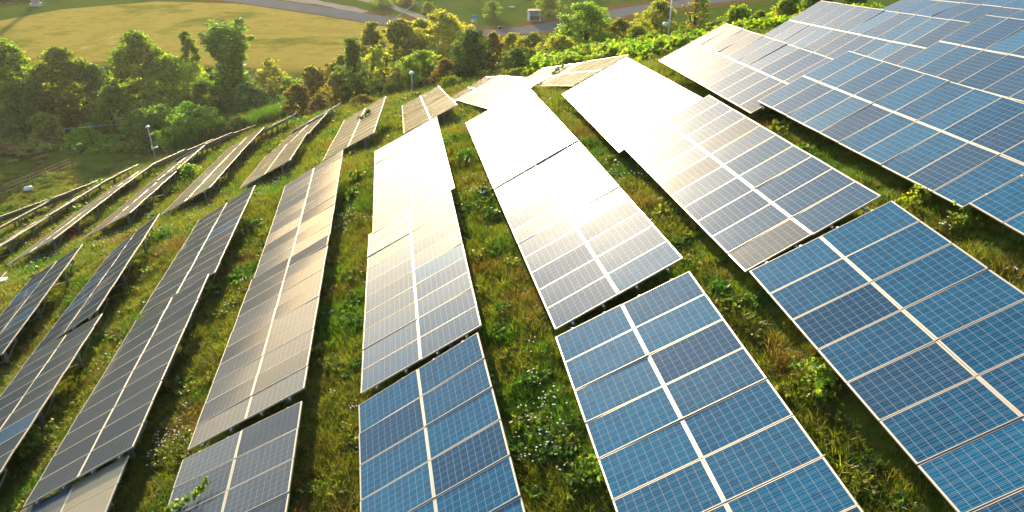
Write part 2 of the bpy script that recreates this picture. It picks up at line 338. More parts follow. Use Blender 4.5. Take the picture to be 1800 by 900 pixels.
def mat_cells(nm,CELL_A,CELL_B,DUST,LINE=1.):
    m,nt,N,L,out=new_mat(nm)
    uv=N('ShaderNodeUVMap'); sp=N('ShaderNodeSeparateXYZ'); L(uv.outputs[0],sp.inputs[0])
    def math_(op,a,b=None,c=None):
        n=N('ShaderNodeMath',operation=op)
        for i,v in enumerate((a,b,c)):
            if v is None: continue
            if isinstance(v,(int,float)): n.inputs[i].default_value=v
            else: L(v,n.inputs[i])
        return n.outputs[0]
    def line(x,count,half,off=0.):            # 1 on thin lines at integer positions of x*count
        a=math_('MULTIPLY_ADD',x,count,off); f=math_('FRACT',a); d=math_('SUBTRACT',f,.5); d=math_('ABSOLUTE',d)
        return math_('GREATER_THAN',d,.5-half)
    U,V=sp.outputs[0],sp.outputs[1]
    gu=line(U,10.,.020); gv=line(V,6.,.014)
    # three busbars per cell along U at 1/6, 1/2, 5/6 of the cell
    bb=line(V,18.,.036,.5)
    lines=math_('MAXIMUM',gu,gv); lines=math_('MAXIMUM',lines,math_('MULTIPLY',bb,.85))
    # white backsheet margin round the cell field
    eu=math_('GREATER_THAN',math_('ABSOLUTE',math_('SUBTRACT',U,.5)),.4995)
    ev=math_('GREATER_THAN',math_('ABSOLUTE',math_('SUBTRACT',V,.5)),.499)
    lines=math_('MAXIMUM',lines,math_('MAXIMUM',eu,ev))
    lines=math_('MULTIPLY',lines,LINE)
    oi=N('ShaderNodeObjectInfo')
    # per-cell tint
    fl=N('ShaderNodeCombineXYZ')
    L(math_('FLOOR',math_('MULTIPLY',U,10.)),fl.inputs[0]); L(math_('FLOOR',math_('MULTIPLY',V,6.)),fl.inputs[1])
    L(math_('MULTIPLY',oi.outputs['Random'],57.),fl.inputs[2])
    wn=N('ShaderNodeTexWhiteNoise'); L(fl.outputs[0],wn.inputs['Vector'])
    mix=N('ShaderNodeMix',data_type='RGBA'); mix.inputs['A'].default_value=CELL_A; mix.inputs['B'].default_value=CELL_B
    L(math_('ADD',math_('MULTIPLY',wn.outputs['Value'],.45),math_('MULTIPLY',math_('FRACT',math_('MULTIPLY',oi.outputs['Random'],13.7)),.55)),mix.inputs['Factor'])
    # polycrystal mottling
    vo=N('ShaderNodeTexVoronoi'); vo.inputs['Scale'].default_value=60
    L(uv.outputs[0],vo.inputs['Vector'])
    sv=N('ShaderNodeHueSaturation'); L(mix.outputs['Result'],sv.inputs['Color'])
    L(math_('MULTIPLY_ADD',vo.outputs['Distance'],.5,.75),sv.inputs['Value'])
    # a grey dust film that differs from module to module
    tc=N('ShaderNodeTexCoord'); nz=N('ShaderNodeTexNoise'); nz.inputs['Scale'].default_value=1.7; nz.inputs['Detail'].default_value=4
    L(tc.outputs['Object'],nz.inputs['Vector'])
    dust=math_('MULTIPLY',math_('MULTIPLY',math_('FRACT',math_('MULTIPLY',oi.outputs['Random'],7.31)),nz.outputs['Fac']),DUST)
    dm=N('ShaderNodeMix',data_type='RGBA'); L(dust,dm.inputs['Factor']); L(sv.outputs[0],dm.inputs['A']); dm.inputs['B'].default_value=(.30,.295,.28,1)
    lm=N('ShaderNodeMix',data_type='RGBA'); L(lines,lm.inputs['Factor']); L(dm.outputs['Result'],lm.inputs['A']); lm.inputs['B'].default_value=(.25,.28,.31,1)
    b=N('ShaderNodeBsdfPrincipled'); L(lm.outputs['Result'],b.inputs['Base Color'])
    L(math_('MULTIPLY_ADD',nz.outputs['Fac'],.06,GLASS_R),b.inputs['Roughness']); b.inputs['IOR'].default_value=1.5
    b.inputs['Specular IOR Level'].default_value=GLASS_S
    b.inputs['Coat Weight'].default_value=COAT_W; b.inputs['Coat Roughness'].default_value=COAT_R; b.inputs['Coat IOR'].default_value=1.33
    # dusty glass scatters the sun into a broad soft sheen
    gl=N('ShaderNodeBsdfGlossy',distribution='BECKMANN'); gl.inputs['Roughness'].default_value=SHEEN_R
    fr=N('ShaderNodeFresnel'); fr.inputs['IOR'].default_value=1.33
    lw=N('ShaderNodeLayerWeight'); lw.inputs['Blend'].default_value=.5      # the dust grains mask one another at grazing angles
    gz=math_('MINIMUM',math_('MULTIPLY',math_('SUBTRACT',1.,lw.outputs['Facing']),4.),1.)
    mx=N('ShaderNodeMixShader'); L(math_('MULTIPLY',math_('MULTIPLY',math_('MINIMUM',fr.outputs[0],.19),math_('MULTIPLY',gz,gz)),math_('MULTIPLY_ADD',nz.outputs['Fac'],SHEEN*.6,SHEEN*.7)),mx.inputs[0])
    L(b.outputs[0],mx.inputs[1]); L(gl.outputs[0],mx.inputs[2])
    L(mx.outputs[0],out.inputs[0]); return m

def mat_leaf(name,c1,c2,c3,trans=.45,scale=1.2,vary=.018):
    m,nt,N,L,out=new_mat(name)
    tc=N('ShaderNodeTexCoord'); nz=N('ShaderNodeTexNoise'); nz.inputs['Scale'].default_value=scale; nz.inputs['Detail'].default_value=3
    L(tc.outputs['Object'],nz.inputs['Vector'])
    ge=N('ShaderNodeNewGeometry'); ad=N('ShaderNodeMath',operation='MULTIPLY_ADD'); L(ge.outputs['Random Per Island'],ad.inputs[0]); ad.inputs[1].default_value=.5
    L(nz.outputs['Fac'],ad.inputs[2]); su=N('ShaderNodeMath',operation='SUBTRACT'); L(ad.outputs[0],su.inputs[0]); su.inputs[1].default_value=.25
    r=ramp(N,[(.25,c1),(.5,c2),(.78,c3)]); L(su.outputs[0],r.inputs['Fac'])
    oi=N('ShaderNodeObjectInfo'); hs=N('ShaderNodeHueSaturation')
    mr=N('ShaderNodeMapRange'); mr.inputs['To Min'].default_value=.5-vary; mr.inputs['To Max'].default_value=.5+vary*.6; L(oi.outputs['Random'],mr.inputs['Value'])
    L(mr.outputs[0],hs.inputs['Hue']); mv=N('ShaderNodeMapRange'); mv.inputs['To Min'].default_value=.75; mv.inputs['To Max'].default_value=1.25
    wn=N('ShaderNodeMath',operation='FRACT'); mm=N('ShaderNodeMath',operation='MULTIPLY'); mm.inputs[1].default_value=9.7; L(oi.outputs['Random'],mm.inputs[0]); L(mm.outputs[0],wn.inputs[0])
    L(wn.outputs[0],mv.inputs['Value']); L(mv.outputs[0],hs.inputs['Value'])
    L(r.outputs['Color'],hs.inputs['Color'])
    d=N('ShaderNodeBsdfDiffuse'); t=N('ShaderNodeBsdfTranslucent'); g=N('ShaderNodeBsdfGlossy'); g.inputs['Roughness'].default_value=.45
    L(hs.outputs[0],d.inputs['Color'])
    tm=N('ShaderNodeMix',data_type='RGBA',blend_type='MULTIPLY'); tm.inputs['Factor'].default_value=1; L(hs.outputs[0],tm.inputs['A']); tm.inputs['B'].default_value=(1.45,1.60,.50,1)
    L(tm.outputs['Result'],t.inputs['Color'])
    m1=N('ShaderNodeMixShader'); m1.inputs[0].default_value=trans; L(d.outputs[0],m1.inputs[1]); L(t.outputs[0],m1.inputs[2])
    m2=N('ShaderNodeMixShader'); m2.inputs[0].default_value=.035; L(m1.outputs[0],m2.inputs[1]); L(g.outputs[0],m2.inputs[2])
    L(m2.outputs[0],out.inputs[0]); return m

def mat_ground(name,stops,scale=.35,detail_scale=3.,bump=.5,rough=.95,mow=None,det=6):
    m,nt,N,L,out=new_mat(name)
    ge=N('ShaderNodeNewGeometry')
    n1=N('ShaderNodeTexNoise'); n1.inputs['Scale'].default_value=scale; n1.inputs['Detail'].default_value=6; n1.inputs['Roughness'].default_value=.65
    n2=N('ShaderNodeTexNoise'); n2.inputs['Scale'].default_value=detail_scale; n2.inputs['Detail'].default_value=det; n2.inputs['Roughness'].default_value=.7 if det<8 else .82
    L(ge.outputs['Position'],n1.inputs['Vector'])
    if mow:
        mp=N('ShaderNodeMapping'); mp.inputs['Rotation'].default_value=(0,0,mow[0]); mp.inputs['Scale'].default_value=mow[1]
        L(ge.outputs['Position'],mp.inputs['Vector']); L(mp.outputs[0],n2.inputs['Vector'])
    else: L(ge.outputs['Position'],n2.inputs['Vector'])
    a=N('ShaderNodeMath',operation='MULTIPLY_ADD'); L(n2.outputs['Fac'],a.inputs[0]); a.inputs[1].default_value=.6
    s=N('ShaderNodeMath',operation='MULTIPLY'); L(n1.outputs['Fac'],s.inputs[0]); s.inputs[1].default_value=.8; L(s.outputs[0],a.inputs[2])
    sb=N('ShaderNodeMath',operation='SUBTRACT'); L(a.outputs[0],sb.inputs[0]); sb.inputs[1].default_value=.2
    r=ramp(N,stops); L(sb.outputs[0],r.inputs['Fac'])
    b=N('ShaderNodeBsdfPrincipled'); b.inputs['Roughness'].default_value=rough; b.inputs['Specular IOR Level'].default_value=0.
    L(r.outputs['Color'],b.inputs['Base Color'])
    bp=N('ShaderNodeBump'); bp.inputs['Strength'].default_value=bump; bp.inputs['Distance'].default_value=.12; L(n2.outputs['Fac'],bp.inputs['Height'])
    L(bp.outputs[0],b.inputs['Normal'])
    L(b.outputs[0],out.inputs[0]); return m

GLASS_R=.3; GLASS_S=.0; COAT_R=.085; COAT_W=.56; SHEEN=.155; SHEEN_R=.43
M_cells=mat_cells('photovoltaic_cells_blue',(.0005,.104,.215,1),(.002,.055,.125,1),.04)
M_cells_grey=mat_cells('photovoltaic_cells_grey',(.002,.060,.140,1),(.006,.048,.105,1),.06)
M_cells_dark=mat_cells('photovoltaic_cells_dark',(.022,.036,.056,1),(.036,.046,.060,1),.10,.38)
M_cells_tan_reflection=mat_cells('photovoltaic_cells_tan_reflection',(.185,.152,.086,1),(.24,.195,.11,1),.4,.5)  # tan reflection of the golden field, painted into the cell colour
M_cells_silver=mat_cells('photovoltaic_cells_silver',(.040,.056,.074,1),(.060,.068,.080,1),.12)
M_back=simple('white_backsheet',(.55,.55,.55),.6)
M_frame=simple('anodised_aluminium',(.54,.48,.385),.45,.65)
M_galv=simple('galvanised_steel',(.42,.43,.44),.5,.7,.25,6)
M_bark=simple('tree_bark',(.07,.05,.035),.9,0,.4,5)
M_white=simple('white_painted_metal',(.78,.78,.78),.4)
M_greypole=simple('grey_pole_steel',(.5,.52,.55),.45,.5)
M_dark=simple('dark_plastic',(.03,.03,.035),.4)
M_blue=simple('blue_plastic',(.02,.30,.50),.4)
M_red=simple('red_plastic',(.45,.03,.02),.4)
M_conc=simple('pale_concrete',(.42,.39,.34),.9,0,.2,1.5)
M_rust=simple('brown_board',(.17,.09,.06),.8,0,.3,3)
M_wood=simple('weathered_wood',(.16,.12,.08),.9,0,.3,5)
M_asph=mat_ground('road_asphalt',[(.2,(.10,.108,.115)),(.8,(.14,.148,.155))],.3,5.,.15,.8)
M_track=mat_ground('pale_track',[(.2,(.20,.18,.15)),(.8,(.30,.27,.22))],.4,4.,.3)
M_verge=mat_ground('dry_verge',[(.2,(.09,.06,.018)),(.5,(.13,.08,.025)),(.8,(.07,.075,.014))],.25,2.5,.6)
M_hill=mat_ground('hillside_turf',[(.22,(.030,.048,.007)),(.42,(.062,.100,.012)),(.58,(.11,.125,.018)),(.72,(.14,.10,.03)),(.85,(.085,.14,.016))],.5,4.,.9)
M_field=mat_ground('cut_hay_field',[(.30,(.09,.120,.014)),(.41,(.20,.185,.028)),(.50,(.34,.265,.055)),(.58,(.24,.205,.038)),(.68,(.42,.335,.095))],.06,.30,1.,mow=(.30,(.30,1.0,1)),det=11)
M_vgreen=mat_ground('vineyard_turf',[(.2,(.030,.068,.006)),(.5,(.052,.098,.010)),(.85,(.10,.105,.016))],.12,1.4,.6)
M_far=mat_ground('unseen_far_land',[(.2,(.07,.08,.03)),(.45,(.19,.165,.085)),(.6,(.25,.21,.12)),(.8,(.14,.135,.06))],.006,.03,.2)  # land out of view; tone and hill height shaped for the panel reflections
LEAF={
'dark':mat_leaf('leaf_dark_green',(0.050,0.122,0.014),(0.111,0.212,0.021),(0.231,0.303,0.028),.56),
'broad':mat_leaf('leaf_olive_green',(0.095,0.183,0.018),(0.200,0.292,0.025),(0.404,0.420,0.042),.62),
'pale':mat_leaf('leaf_pale_yellow',(0.172,0.198,0.026),(0.370,0.370,0.059),(0.581,0.515,0.125),.55,1.2,.02),
'autumn':mat_leaf('leaf_rusty',(.16,.145,.026),(.29,.235,.045),(.36,.25,.060),.5,1.2,.02),
'ivy':mat_leaf('leaf_ivy',(0.035,0.113,0.014),(0.081,0.183,0.021),(0.188,0.268,0.034),.34),
'hedge':mat_leaf('leaf_vine',(0.077,0.179,0.015),(0.149,0.275,0.022),(0.352,0.402,0.044),.56),
'shrub':mat_leaf('leaf_bright_shrub',(0.084,0.160,0.015),(0.175,0.251,0.024),(0.365,0.350,0.046),.5),
'reed':mat_leaf('leaf_reed',(.035,.095,.014),(.060,.140,.020),(.12,.17,.028),.45),
}
M_grass=mat_leaf('grass_blade',(.075,.108,.012),(.165,.195,.022),(.31,.27,.048),.5,.8,.03)
M_lush=mat_leaf('grass_lush',(0.040,0.106,0.009),(0.077,0.178,0.015),(0.145,0.238,0.024),.46,.8,.03)
M_dry=mat_leaf('grass_dry',(0.132,0.095,0.024),(0.224,0.152,0.042),(0.330,0.238,0.079),.4,.8,.02)
M_petal=simple('white_petal',(.75,.75,.68),.7)

# ------------------------------------------------------------------ terrain
TP=terrain_setup(TABLES); TR=TP[:,2]-hill(TP[:,0],TP[:,1])
def axis(lo,hi,step,far,grow):
    a=list(np.arange(lo,hi+1e-6,step)); s=step
    while a[-1]<far: s*=grow; a.append(a[-1]+s)
    s=step; b=[]
    x=lo
    while x>-far: s*=grow; x-=s; b.append(x)
    return np.array(b[::-1]+a)
xs=axis(-84,36,.6,3200,1.16); ys=axis(-4,134,.6,3200,1.16)
GX,GY=np.meshgrid(xs,ys)
GZ=terrain(GX,GY)
inn=(np.abs(GX)<75)&(GY>-10)&(GY<100)
GZ=GZ+np.where(inn,.05*np.sin(GX*1.9+1.3*np.sin(GY*1.1))*np.sin(GY*1.7+.8*np.sin(GX*.9))+.035*np.sin(GX*3.7+GY*2.3),0)
nx,ny=len(xs),len(ys)
idx=np.arange(nx*ny).reshape(ny,nx)
F=np.stack([idx[:-1,:-1],idx[:-1,1:],idx[1:,1:],idx[1:,:-1]],-1).reshape(-1,4)
cx=GX.ravel()[F].mean(1); cy=GY.ravel()[F].mean(1)
u_=cx+.149*cy
fm=np.where((np.hypot(cx,cy-60)>170)&((cy<110)|(cy>226)|(cx<-150)),2,np.where((cy>112)|(np.hypot(cx,cy-60)>150),1,0))
me=mesh_from('ground',np.stack([GX,GY,GZ],-1).reshape(-1,3),F,(M_hill,M_vgreen,M_far),fm=fm,smooth=True)
link('ground',me,kind='structure')

def strip(name,rows,lift,mat,nacross=2):
    """sheet from a list of cross rows ((x0,y0),(x1,y1)), laid on the terrain"""
    V=[];F=[]
    n=nacross
    for (a,b) in rows:
        for k in range(n+1):
            t=k/n; V.append((a[0]+(b[0]-a[0])*t,a[1]+(b[1]-a[1])*t))
    V=np.array(V); Z=terrain(V[:,0],V[:,1])+lift
    for i in range(len(rows)-1):
        for k in range(n):
            p=i*(n+1)+k; F.append((p,p+1,p+n+2,p+n+1))
    me=mesh_from(name,np.c_[V,Z],np.array(F),(mat,),smooth=True)
    if me.polygons[0].normal.z<0: me.flip_normals()
    return link(name,me,kind='structure')
def catmull(P,n=10):
    P=[np.array(p,float) for p in P]; o=[]
    for i in range(len(P)-1):
        a=P[max(i-1,0)];b=P[i];c=P[i+1];d=P[min(i+2,len(P)-1)]
        for k in range(n):
            t=k/n; o.append(.5*((2*b)+(c-a)*t+(2*a-5*b+4*c-d)*t*t+(3*b-a-3*c+d)*t**3))
    o.append(P[-1]); return o
def ribbon(name,P,w,lift,mat,n=10,wob=0):
    C=catmull(P,n); rows=[]
    for i,p in enumerate(C):
        t=C[min(i+1,len(C)-1)]-C[max(i-1,0)]; t/=np.linalg.norm(t); nn=np.array((-t[1],t[0]))
        ww=w/2*(1+wob*math.sin(i*1.7)*.5+wob*math.sin(i*.63+1))
        rows.append((p+nn*ww,p-nn*ww))
    return strip(name,rows,lift,mat)
R_MAIN=[(-130,212),(-85,187),(-57,172),(-38,161.5),(-21.7,151.3),(-12,146.3),(-2.5,143.6),(8,149),(23,161),(36,168.5),(60,180),(120,210)]
ribbon('verge',R_MAIN,11.5,.02,M_verge,10,.12)
ribbon('road',R_MAIN,5.6,.05,M_asph)
ribbon('path',[(-70,206),(-45,184),(-31.7,172),(-24,164.5),(-16,153.5),(-13,149)],2.2,.035,M_track)
ribbon('dirt_track',[(-72,187),(-50,174.5),(-38,167.3),(-30,160)],3.2,.04,M_track,8,.2)
# cut hay field between the tree line and the road
rows=[]
for x in np.linspace(-175,-7,70):
    far=np.interp(x,[-175,-140,-99,-92,-75,-57,-38,-21.7,-12,-7],[128,139,153,163,170.5,168.2,157.5,147.2,142.2,138.5])
    near=np.interp(x,[-175,-60,-44,-38,-25,-15,-7],[122,121.5,120,114,112,108,112])
    rows.append(((x,near),(x,far)))
strip('field',rows,.06,M_field,24)
# dry mown strip along the fence on the left
ribbon('dry_strip',[(-66,74),(-60.5,82),(-56.8,86),(-53.6,88.4)],3.0,.03,M_verge,10,.3)

# ------------------------------------------------------------------ solar tables
W_,D_=1.669,.992
def panel_meshes():
    w,d=W_/2-.032,D_/2-.013
    V=[(-w,-d,0),(w,-d,0),(w,d,0),(-w,d,0),(-w,-d,-.006),(w,-d,-.006),(w,d,-.006),(-w,d,-.006)]
    F=[(0,1,2,3),(7,6,5,4),(0,4,5,1),(1,5,6,2),(2,6,7,3),(3,7,4,0)]
    uv=[(0,0),(1,0),(1,1),(0,1)]+[(0,0)]*20
    glass={n:mesh_from('solar_panel',V,np.array(F),(mt,M_back),uv=uv,fm=[0,1,1,1,1,1]) for n,mt in (('blue',M_cells),('grey',M_cells_grey),('dark',M_cells_dark),('tan_reflection',M_cells_tan_reflection),('silver',M_cells_silver))}
    W,D=W_/2,D_/2
    ring=lambda a,b,z:[(-a,-b,z),(a,-b,z),(a,b,z),(-a,b,z)]
    i=.032
    V=ring(W,D,-.038)+ring(W,D,.001)+ring(W-.003,D-.003,.004)+ring(W-.034,D-.015,.004)+ring(W-.034,D-.015,-.002)+ring(W-.022,D-.022,-.038)
    F=[]
    for r in range(5):
        for k in range(4):
            k2=(k+1)%4; F.append((r*4+k,r*4+k2,r*4+4+k2,r*4+4+k))
    frame=mesh_from('panel_frame',V,np.array(F),(M_frame,))
    return glass,frame
G_panel,G_frame=panel_meshes()
def cprofile(name):
    # open C section of unit width/depth, unit length along z
    t=.12
    P=[(-.5,-.5),(.5,-.5),(.5,-.5+t),(-.5+t,-.5+t),(-.5+t,.5-t),(.5,.5-t),(.5,.5),(-.5,.5)]
    V=[(x,y,z) for z in (-.5,.5) for x,y in P]; n=8
    F=[(k,(k+1)%n,n+(k+1)%n,n+k) for k in range(n)]+[(0,3,2,1),(0,7,4,3),(7,6,5,4)]+[(8,9,10,11),(8,11,12,15),(15,12,13,14)]
    return mesh_from(name,V,F,(M_galv,))
G_post,G_bar=cprofile('post'),cprofile('bar')
def bar(name,mesh,parent,a,b,w,d,ref):
    a,b=Vector(a),Vector(b); z=(b-a); L_=z.length; z.normalize()
    x=Vector(ref)-z*z.dot(Vector(ref)); x.normalize(); y=z.cross(x)
    M=Matrix((x,y,z)).transposed().to_4x4()
    o=bpy.data.objects.new(name,mesh); col.objects.link(o); o.parent=parent
    o.matrix_basis=Matrix.Translation((a+b)/2)@M@Matrix.Diagonal((w,d,L_,1))
    return o
def solar_table(key):
    C=[Vector(p) for p in TABLES[key]]
    NL,NR,FL,FR=C
    mid=(NL+NR+FL+FR)/4
    gz=float(terrain(mid.x,mid.y)); base=Vector((mid.x,mid.y,gz))
    root=link('solar_table',None,loc=base,label=LAB[key],cat='solar table',group='solar tables in rows on the hillside')
    NL,NR,FL,FR=[p-base for p in C]
    lrng=np.random.default_rng(abs(hash_(key)))
    sag=lrng.normal(0,.008,11)
    kind,other,mixp={'H':('grey','blue',.3),'G':('grey','blue',.4),'F':('blue','grey',.2),'E':('blue','grey',.15),'D':('blue','grey',.25),'C':('blue','grey',.25),'B':('silver','dark',.25)}.get(key[0],('dark','grey',.15))
    if key in('C1','D1','E2','D2','C2'): kind,other='grey','blue'
    if key in('E1','F2'): kind,other,mixp='grey','silver',.35
    if key[1] in '3456': kind,other,mixp='tan_reflection','dark',.0  # far tables carry the mirrored field tan as base colour
    if key=='A0': kind,other,mixp='silver','tan_reflection',.4  # its tan modules have reflected glow painted into their colour
    for i in range(10):
        t=(i+.5)/10
        Lp=NL.lerp(FL,t); Rp=NR.lerp(FR,t)
        x=(Rp-Lp).normalized(); y=((FL-NL).lerp(FR-NR,.5)).normalized(); y=(y-x*y.dot(x)).normalized(); z=x.cross(y)
        for j in range(2):
            c=Lp.lerp(Rp,.25+.5*j)+z*(sag[i]*.5)
            rx,ry=lrng.normal(0,TILT[0]),lrng.normal(0,TILT[1])
            R=Matrix((x,y,z)).transposed().to_4x4()@Matrix.Rotation(rx,4,'X')@Matrix.Rotation(ry,4,'Y')
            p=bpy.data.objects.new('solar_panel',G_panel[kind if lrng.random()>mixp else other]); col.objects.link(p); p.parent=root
            p.matrix_basis=Matrix.Translation(c)@R
            f=bpy.data.objects.new('panel_frame',G_frame); col.objects.link(f); f.parent=p
    nrm=(NR-NL).cross(FL-NL).normalized()
    def on(s,t,off): return NL.lerp(NR,s).lerp(FL.lerp(FR,s),t)+nrm*off
    for s in (.13,.37,.63,.87):
        bar('purlin',G_bar,root,on(s,-.008,-.075),on(s,1.008,-.075),.05,.07,(NR-NL))
    for t in (.14,.5,.86):
        bar('rafter',G_bar,root,on(.05,t,-.155),on(.95,t,-.155),.06,.09,nrm)
        feet=[]
        for s in (.26,.74):
            p=on(s,t,-.2); g=float(terrain(p.x+base.x,p.y+base.y))-base.z-.25
            if g>p.z-.3: g=p.z-.3
            bar('post',G_post,root,(p.x,p.y,g),p,.10,.12,(FL-NL)); feet.append((p,g))
        p,g=feet[1]; q=on(.95,t,-.2)
        bar('brace',G_bar,root,(p.x,p.y,max(g+.4,p.z-.95)),q,.045,.045,(FL-NL))
        p0,g0=feet[0]
        bar('brace',G_bar,root,(p0.x,p0.y,max(g0+.4,p0.z-.35)),(p.x,p.y,max(g+.4,p.z-.85)),.04,.04,(FL-NL))
    return root
def hash_(k): return ord(k[0])*31+ord(k[1])*7
TILT=(.0075,.005); HAZE=.00013
for k in TABLES: solar_table(k)

# ------------------------------------------------------------------ vegetation
def leaves(cent,rad,per,size,rg,flat=.75,aspect=1.6,up=.25):
    """leaf-sized quads spread through clumps"""
    n=len(cent)*per
    d=rg.normal(size=(n,3)); d/=np.linalg.norm(d,axis=1)[:,None]
    r=rg.random(n)**.5
    C=np.repeat(cent,per,0)+d*(r*np.repeat(rad,per))[:,None]*np.array([1,1,flat])
    N_=d*.7+rg.normal(size=(n,3))*.7+np.array([0,0,up]); N_/=np.linalg.norm(N_,axis=1)[:,None]
    T=np.cross(N_,rg.normal(size=(n,3))); T/=np.linalg.norm(T,axis=1)[:,None]
    B=np.cross(N_,T); s=size*(.6+.8*rg.random(n))[:,None]
    T=T*s*aspect*.5;B=B*s*.5
    V=np.stack([C-T,C+B*.9-T*.1,C+T,C-B*.9-T*.1],1).reshape(-1,3)
    return V,np.arange(n*4).reshape(-1,4)
def envelope(kind,rg,n):
    """clump centres in a unit crown (diameter 1, height 0..1)"""
    th=rg.random(n)*TAU; v=rg.random(n)
    k1,k2,k3=rg.random(3)*TAU
    if kind in('broad','broad2','pale','autumn','dark'):
        z=.10+.90*v; pr=np.sin(np.clip((z-.02)/.98,0,1)**.85*math.pi)**.55
    elif kind=='tall': z=.10+.9*v; pr=(.62+.38*np.sin(z*7+k1))*np.sin(np.clip(z,0,1)*math.pi*.97)**.45
    elif kind=='ivy': z=.02+.98*v; pr=(1-z**2.2)**.6*.95+.05
    elif kind=='hedge': z=.0+1.*v; pr=np.where(z<.72,1.,np.sqrt(np.clip(1-((z-.72)/.30)**2,0,1)))
    elif kind=='shrub': z=.0+1.*v; pr=np.sqrt(np.clip(1-(z/1.03)**2,0,1))
    elif kind in('sparse','bare'): z=.28+.72*v; pr=np.sin(np.clip((z-.2)/.82,0,1)*math.pi)**.7
    lob=.74+.20*np.sin(2*th+k1+z*3)+.16*np.sin(3*th+k2-z*5)+.14*np.sin(5*th+k3+z*6)
    rr=rg.random(n)**(.38 if kind not in('sparse','bare') else .6)
    R=.5*pr*lob*rr*1.02
    top=.10*np.sin(3*th+k2)*np.sin(z*4) + rg.normal(0,.02,n)
    return np.stack([R*np.cos(th),R*np.sin(th),np.clip(z+top*(z>.6),0.02,1.02)],1)
SPEC={ # clumps, clump radius, leaves per clump, leaf size, flat, trunk radius
'broad':(210,.066,88,.020,.8,.022),'broad2':(190,.068,88,.021,.75,.022),'dark':(210,.068,88,.020,.8,.022),'tall':(230,.062,84,.018,.8,.018),
'pale':(250,.058,78,.021,.85,.016),'autumn':(130,.075,58,.032,.8,.018),'ivy':(190,.08,56,.032,.8,.03),'hedge':(260,.085,46,.030,.7,.02),
'shrub':(150,.085,60,.036,.9,.012),'sparse':(75,.07,45,.028,.7,.016),'bare':(30,.06,26,.030,.7,.028)}
MATK={'broad':'broad','broad2':'broad','dark':'dark','tall':'dark','pale':'pale','autumn':'autumn','ivy':'ivy','hedge':'hedge','shrub':'shrub','sparse':'pale','bare':'autumn'}
def tree_proto(kind,seed,hw):
    """unit tree (height 1, diameter 1); hw = height/width so that clumps stay round"""
    rg=np.random.default_rng(seed)
    n,cr,per,ls,fl,tr=SPEC[kind]
    c=envelope(kind,rg,n)
    rad=cr*(.6+.8*rg.random(n))*1.15
    V,F=leaves(c*np.array([1,1,hw]),rad*min(hw,1.4)**.5,per,ls*min(max(hw,.8),1.5),rg,fl)
    V=V/np.array([1,1,hw])
    crown=mesh_from('crown',V,F,(LEAF[MATK[kind]],))
    mb=MB(); t_=tr*1.2
    lean=rg.normal(0,.03,2)
    top=.8 if kind!='hedge' else .5
    pts=[(0,0,-.06)]+[(lean[0]*k+rg.normal(0,.012),lean[1]*k+rg.normal(0,.012),top*k/4) for k in range(1,5)]
    mb.tube(pts,[t_*1.3,t_,t_*.8,t_*.55,t_*.2],7)
    pick=rg.choice(n,min(n,16 if kind in('bare','sparse') else 9),replace=False)
    for i in pick:
        q=c[i]; z0=max(.08,q[2]*.45); k=z0/top*4; k0=int(min(k,3)); f=k-k0
        a=np.array(pts[k0+0])*(1-f)+np.array(pts[min(k0+1,4)])*f
        m=(a+q)/2+np.array([0,0,.03])+rg.normal(0,.015,3)
        mb.tube([a,m,q],[t_*.5,t_*.33,t_*.1],5)
    trunk=mb.mesh('trunk',M_bark,smooth=True)
    return crown,trunk
protos={}
def proto(kind,var,hw):
    q=round(min(max(hw,.5),2.6)*2)/2
    key=(kind,var,q)
    if key not in protos: protos[key]=tree_proto(kind,hash_(kind)*13+var*101+int(q*10),q)
    return protos[key]
BUSH={'ivy','hedge','shrub','autumn'}
for i,(kind,x,y,z,h,w,lab) in enumerate(TREES):
    crown,trunk=proto(kind,i%3,h/w)
    cat='bush' if ('bush' in lab or 'shrub' in lab or 'scrub' in lab or 'mound' in lab or 'block' in lab or 'thicket' in lab) else 'tree'
    nm={'bush':'bush','tree':'tree'}[cat]
    if 'mound' in lab or 'block' in lab: nm='vine_mound'
    r=link(nm,None,loc=(x,y,z-.05),label=lab,cat=cat,group='trees and bushes round the solar farm')
    rot=rng.random()*TAU
    wm=w*{'hedge':1.08,'pale':1.42,'sparse':1.3,'tall':1.75}.get(kind,1.25)
    for n_,me_ in (('trunk',trunk),('crown',crown)):
        o=link(n_,me_,r); o.rotation_euler=(0,0,rot); o.scale=(wm,wm,h)
# a few russet sprays over the ivy tree are its own foliage part
# tall reeds and rough ground cover (nobody could count these)
def blades(n,rg,rad,h0,h1,w,lean,seg=2):
    V=[];F=[]
    for _ in range(n):
        a=rg.random()*TAU; r=rad*math.sqrt(rg.random()); bx,by=r*math.cos(a),r*math.sin(a)
        h=h0+(h1-h0)*rg.random(); d=rg.random()*TAU; ln=lean*h*(.3+rg.random())
        dx,dy=math.cos(d)*ln,math.sin(d)*ln; s=rg.random()*TAU; wx,wy=math.cos(s)*w/2,math.sin(s)*w/2
        b=len(V); 
        V+=[(bx-wx,by-wy,-.03),(bx+wx,by+wy,-.03),(bx+dx*.35+wx*.8,by+dy*.35+wy*.8,h*.6),(bx+dx*.35-wx*.8,by+dy*.35-wy*.8,h*.6),(bx+dx,by+dy,h)]
        F+=[(b,b+1,b+2,b+3),(b+3,b+2,b+4)]
    return V,F
def broadleaf(n,rg,rad,h,size):
    """a low weed: upright stems carrying leaf quads"""
    c=np.stack([rg.normal(0,rad*.45,n),rg.normal(0,rad*.45,n),h*(.15+.8*rg.random(n))],1)
    V,F=leaves(c,np.full(n,size*1.1),5,size,rg,.7,1.5,.8)
    return V,[tuple(f) for f in F]
tuft_col=bpy.data.collections.new('tuft_sources')
